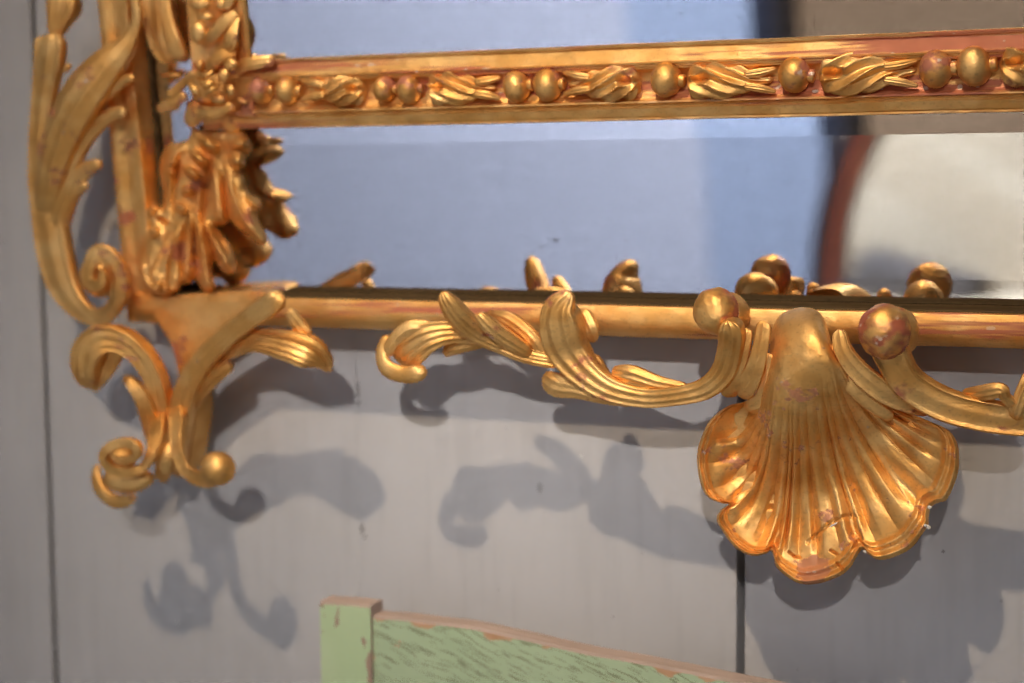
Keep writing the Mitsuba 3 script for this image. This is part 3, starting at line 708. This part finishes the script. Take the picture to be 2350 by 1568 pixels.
# ---------------------------------------------------------------- shell
def shell():
    rim = [(430, 1205), (330, 1225), (250, 1275), (180, 1345), (130, 1460), (105, 1568), (110, 1680), (140, 1795), (190, 1860), (270, 1895), (318, 1905), (262, 1950), (240, 2015), (290, 2108), (350, 2188), (430, 2243),
           (500, 2258), (570, 2243), (608, 2222), (628, 2260), (650, 2328), (720, 2398), (810, 2448), (920, 2450), (1030, 2420), (1100, 2384), (1160, 2330), (1200, 2262), (1238, 2214), (1285, 2254), (1350, 2286), (1450, 2268),
           (1570, 2208), (1640, 2128), (1688, 2050), (1692, 1990), (1712, 1920), (1770, 1888), (1812, 1875), (1860, 1780), (1892, 1668), (1898, 1560), (1885, 1480), (1830, 1400), (1720, 1345), (1600, 1300)]
    NP = 640

    def even(pts, per):
        P = catmull(np.array(pts, float), per)
        seg = np.r_[0, np.cumsum(np.linalg.norm(np.diff(P, axis=0), axis=1))]
        s = np.linspace(0, seg[-1], NP)
        return np.stack([np.interp(s, seg, P[:, 0]), np.interp(s, seg, P[:, 1])], -1)

    P = even(rim, 11)
    ph = np.linspace(0, 1, NP)
    # the crown's outline, and where each flute turns outwards
    O = even([(596, 960), (600, 840), (612, 720), (655, 620), (735, 565), (830, 548), (925, 570), (985, 640), (1012, 740), (1040, 840), (1080, 960)], 10)
    knot = np.array([(0, 560, 1120), (0.07, 560, 1430), (0.15, 600, 1660), (0.27, 665, 1900), (0.42, 790, 1850), (0.54, 880, 1600), (0.70, 1010, 1400), (0.85, 1130, 1200), (1.0, 1150, 1080)])
    ks = catmull(knot, 10)
    Ck = np.stack([np.interp(ph, ks[:, 0], ks[:, 1]), np.interp(ph, ks[:, 0], ks[:, 2])], -1)
    notch = sum(np.exp(-((ph - ph[np.argmin(np.linalg.norm(P - q, axis=1))]) / wd)**2) for q, wd in (((318, 1905), 0.014), ((608, 2222), 0.011), ((1238, 2214), 0.013), ((1700, 1950), 0.02)))
    r = np.r_[np.linspace(0, 0.2, 40), np.linspace(0.206, 0.86, 90), np.linspace(0.864, 1.0, 40)]
    rows = []
    warp = ph + 0.016 * np.sin(13 * ph) + 0.010 * np.sin(27 * ph + 1) + 0.004 * np.sin(61 * ph)
    flute = np.abs(np.cos(np.pi * 22 * warp + 0.5 * np.sin(7 * ph)))**0.7 - 0.5 + 0.35 * np.cos(2 * np.pi * 7 * ph)
    fine = 0.5 - np.abs(np.sin(np.pi * 31 * warp + 0.6 * np.sin(17 * ph)))
    arch = np.sin(np.pi * ph)
    for t in r:
        b = O * (1 - t)**2 + 2 * Ck * t * (1 - t) + P * t**2
        x = min(t / 0.20, 1.0)
        dome = 21 + 30 * math.sqrt(x * (2 - x)) * (0.50 + 0.50 * arch**0.55)
        dish = 30 + 9 * (t - 0.5) - 7 * np.sin(np.pi * np.clip(t * 1.08 - 0.12, 0, 1)) + 3.0 * arch
        f = mikit_s(0.16, 0.70, t)
        w = dome * (1 - f) + dish * f
        amp = 2.5 * mikit_s(0.08 + 0.16 * arch**3, 0.66, t) * (1 - 0.85 * mikit_s(0.80, 0.92, t))
        w = w + amp * flute + 0.18 * amp * fine * mikit_s(0.4, 0.7, t)
        lip = 1.5 * np.exp(-((t - 0.945) / 0.013)**2) + 2.4 * np.exp(-((t - 0.985) / 0.012)**2)
        w = w + lip + 2.6 * mikit_s(0.72, 1.0, t) * (1 - notch) - 3.2 * notch * mikit_s(0.6, 1.0, t)
        # cracks in the gesso near the bottom lobe
        for line in (((735, 2232), (770, 2262), (805, 2268)), ((1108, 1985), (1190, 1988)), ((1020, 2222), (1062, 2250)), ((1060, 2310), (1100, 2350), (1108, 2390)), ((860, 2168), (900, 2140), (1000, 2040), (1108, 1990))):
            for p, q in zip(line[:-1], line[1:]):
                p, q = np.array(p, float), np.array(q, float)
                h = np.clip(((b - p) @ (q - p)) / ((q - p) @ (q - p)), 0, 1)
                d = np.linalg.norm(b - p - h[:, None] * (q - p), axis=1)
                w = w - 1.5 * np.exp(-(d / 7.0)**2)
        rows.append(np.stack([b[:, 0], b[:, 1], w], -1))
    # rolled under edge
    c = P.mean(0)
    for d, dw in ((1.004, -1.5), (1.006, -4), (1.0, -7), (0.97, -9), (0.8, -11), (0.3, -12)):
        e = c + (P - c) * d
        rows.append(np.stack([e[:, 0], e[:, 1], rows[len(r) - 1][:, 2] + dw], -1))
    Q = np.array(rows)
    v = np.array([[q2(*p) for p in row] for row in Q])
    v = hand(v.reshape(-1, 3), 0.0004, 110, 77)
    m = mesh(M2W(v), grid_faces(len(Q), NP))
    if (m.face_normals[: NP] @ W).mean() < 0:
        m.invert()
    return m


WORN = [(M2W(q2(x, y, 34)), rr) for x, y, rr in ((1185, 2060, 0.0055), (1120, 2180, 0.004), (860, 2330, 0.006), (960, 2310, 0.006), (330, 2120, 0.0035), (400, 2200, 0.0035), (1250, 2010, 0.003), (1560, 2160, 0.005))]


def shell_wear(p, n, uv):
    a = fb(p.x * 80 + 7, p.y * 80, p.z * 80, 4) * 0.75 + fb(p.x * 480 + 7, p.y * 480, p.z * 480, 2) * 0.25
    for c, rr in WORN:
        d = (dr.square(p.x - float(c[0])) + dr.square(p.y - float(c[1])) + dr.square(p.z - float(c[2]))) / rr**2
        a = a + 0.22 * dr.exp(-d)
    return sm(0.63, 0.69, a)


scene['gilding_shell'] = gilt(0.6, 0.7, bole=(0.46, 0.19, 0.085))
scene['gilding_shell']['bsdf']['bsdf']['weight'] = mikit.proc(shell_wear)
add(GM + 'shell', shell(), 'gilding_shell', True)
piece('shell_crown', [
    strap([(1075, 700, 44, 50), (1110, 850, 45, 66), (1220, 1000, 43, 76), (1390, 1130, 40, 82), (1560, 1215, 36, 66), (1690, 1280, 32, 26)], a=0.26, c=0.14, fl=0.10, n=2, bead=0.12),
    strap([(1030, 800, 42, 50), (1100, 1000, 42, 60), (1260, 1180, 39, 60), (1450, 1320, 35, 40)], a=0.5, th=0.6),
    strap([(560, 640, 43, 50), (540, 800, 44, 56), (500, 960, 43, 66), (440, 1090, 40, 76), (390, 1165, 36, 60)], a=0.30, fl=0.10, n=2),
    strap([(445, 690, 41, 44), (405, 850, 42, 60), (360, 1000, 41, 72), (330, 1110, 38, 76), (350, 1170, 36, 50)], a=0.34, fl=0.10, n=2),
    strap([(590, 860, 42, 46), (600, 1020, 40, 60), (560, 1180, 38, 70), (440, 1250, 35, 50)], a=0.45, fl=0.10, n=3),
])
# crumbs of broken gesso on the shell's rim
scene['gesso'] = {'type': 'diffuse', 'reflectance': {'type': 'rgb', 'value': [0.66, 0.58, 0.47]}}
for x, y, w, rx, ry, rot in ((1702, 1925, 41, 16, 14, 0), (1690, 2062, 38, 20, 17, 30), (1672, 2050, 40, 12, 11, 0), (1255, 2232, 38, 14, 9, 50), (1050, 2040, 32, 46, 7, -32)):
    add(GM + 'gesso_chip', blob(x, y, w, rx, ry, min(rx, ry) * 0.8, rot, 0.25, x, (8, 10)), 'gesso', False)

# ---------------------------------------------------------------- green painted panel
def green_paint(p, n, uv):
    # grain runs along the board, dark where it has opened
    th = 0.36
    a = (p.x * math.cos(th) - p.z * math.sin(th)) * 1.0
    b = (p.x * math.sin(th) + p.z * math.cos(th)) + 0.004 * nz(p.x * 60, 0.0, p.z * 60)
    grain = fb(a * 120, b * 1500, 0.0, 3)
    base = mikit.mix((0.325, 0.405, 0.235), (0.38, 0.455, 0.275), fb(p.x * 60, 0.0, p.z * 60, 3))
    c = mikit.mix(base, (0.12, 0.115, 0.05), 0.62 * sm(0.61, 0.67, grain))
    edge = EDGE[0] + p.x * (EDGE[1] + p.x * (EDGE[2] + p.x * EDGE[3])) - p.z          # metres below the worn upper edge
    chip = fb(p.x * 75 + 3, 2.0, p.z * 110, 4) - 0.10 + 0.30 * dr.exp(-edge / 0.0035)
    return mikit.mix(c, mikit.mix((0.40, 0.21, 0.10), (0.50, 0.31, 0.19), fb(p.x * 200, 0.0, p.z * 200, 2)), sm(0.645, 0.67, chip))


def stile_paint(p, n, uv):
    base = mikit.mix((0.37, 0.47, 0.25), (0.43, 0.50, 0.29), fb(p.x * 70, 0.0, p.z * 25, 3))
    return mikit.mix(base, (0.30, 0.2, 0.14), sm(0.66, 0.70, fb(p.x * 120, 1.0, p.z * 50, 4)))


scene['green_paint'] = {'type': 'principled', 'base_color': mikit.proc(green_paint), 'roughness': 0.6, 'specular': 0.3}
scene['green_stile'] = {'type': 'principled', 'base_color': mikit.proc(stile_paint), 'roughness': 0.6, 'specular': 0.3}
scene['bare_edge'] = {'type': 'principled', 'base_color': mikit.proc(lambda p, n, uv: mikit.mix((0.30, 0.22, 0.17), (0.46, 0.35, 0.28), fb(p.x * 60, p.y * 300, p.z * 60, 3))), 'roughness': 0.7, 'specular': 0.3}

PANEL_OFF, PANEL_TH = 0.045, 0.011
OFF = (2351, 3136)


def panel_board(pts, off, th, key, bsdf):
    top = np.array([on_wall((x + OFF[0]) / 3, (y + OFF[1]) / 3, off) for x, y in pts])
    zb = 0.85
    n = len(top)
    wav = (meshkit.fbm(top * 60, 3) - 0.5) * 0.0012
    fr = top + np.stack([0 * wav, 0 * wav, wav], -1)
    bk = fr + [0, th, 0]
    lo = lambda a: np.stack([a[:, 0], a[:, 1], np.full(n, zb)], -1)
    b = 0.0012
    fr0, fr1 = fr + [0, 0, -b], fr + [0, b, 0]
    def face(A, Bq):
        v = np.vstack([A, Bq])
        i = np.arange(n - 1)
        return mesh(v, np.vstack([np.stack([i, i + 1, n + i + 1], -1), np.stack([i, n + i + 1, n + i], -1)]))
    front = face(lo(fr0), fr0)
    if front.face_normals[:, 1].mean() > 0:
        front.invert()
    edge = join([face(fr0, fr1), face(fr1, bk), face(bk, lo(bk))])
    ends = []
    for i in (0, n - 1):
        e = mesh([lo(fr0)[i], fr0[i], fr1[i], bk[i], lo(bk)[i]], [[0, 1, 2], [0, 2, 3], [0, 3, 4]])
        ends.append(e)
    add(key, front, bsdf, False)
    return join([edge] + ends)


scene['bare_edge2'] = {'type': 'twosided', 'bsdf': scene['bare_edge']}
dense = lambda pts: catmull(np.array(pts, float), 16)
TOP_EDGE = dense([(215, 1108), (400, 1118), (600, 1142), (900, 1182), (1200, 1245), (1500, 1312), (1700, 1358), (1950, 1402), (2350, 1478), (2650, 1540), (2950, 1600), (3500, 1720)])
_e = np.array([on_wall((x + OFF[0]) / 3, (y + OFF[1]) / 3, PANEL_OFF) for x, y in TOP_EDGE])
EDGE = [float(c) for c in np.polyfit(_e[:, 0], _e[:, 2], 3)[::-1]]
e1 = panel_board(TOP_EDGE, PANEL_OFF - 0.002, PANEL_TH, 'green_panel__top_rail', 'green_paint')
e0 = panel_board(dense([(-150, 1000), (-60, 1010), (60, 1020), (198, 1035)]), PANEL_OFF, PANEL_TH + 0.001, 'green_panel__stile', 'green_stile')
add('green_panel__edge', join([e1, e0]), 'bare_edge2', False)
labels['green_panel'] = {'label': 'worn green painted wooden panel with a sloping curved top edge, standing below the mirror', 'category': 'panel'}
labels['green_panel__edge'] = {'label': 'bare pinkish brown worn edge of the green panel'}
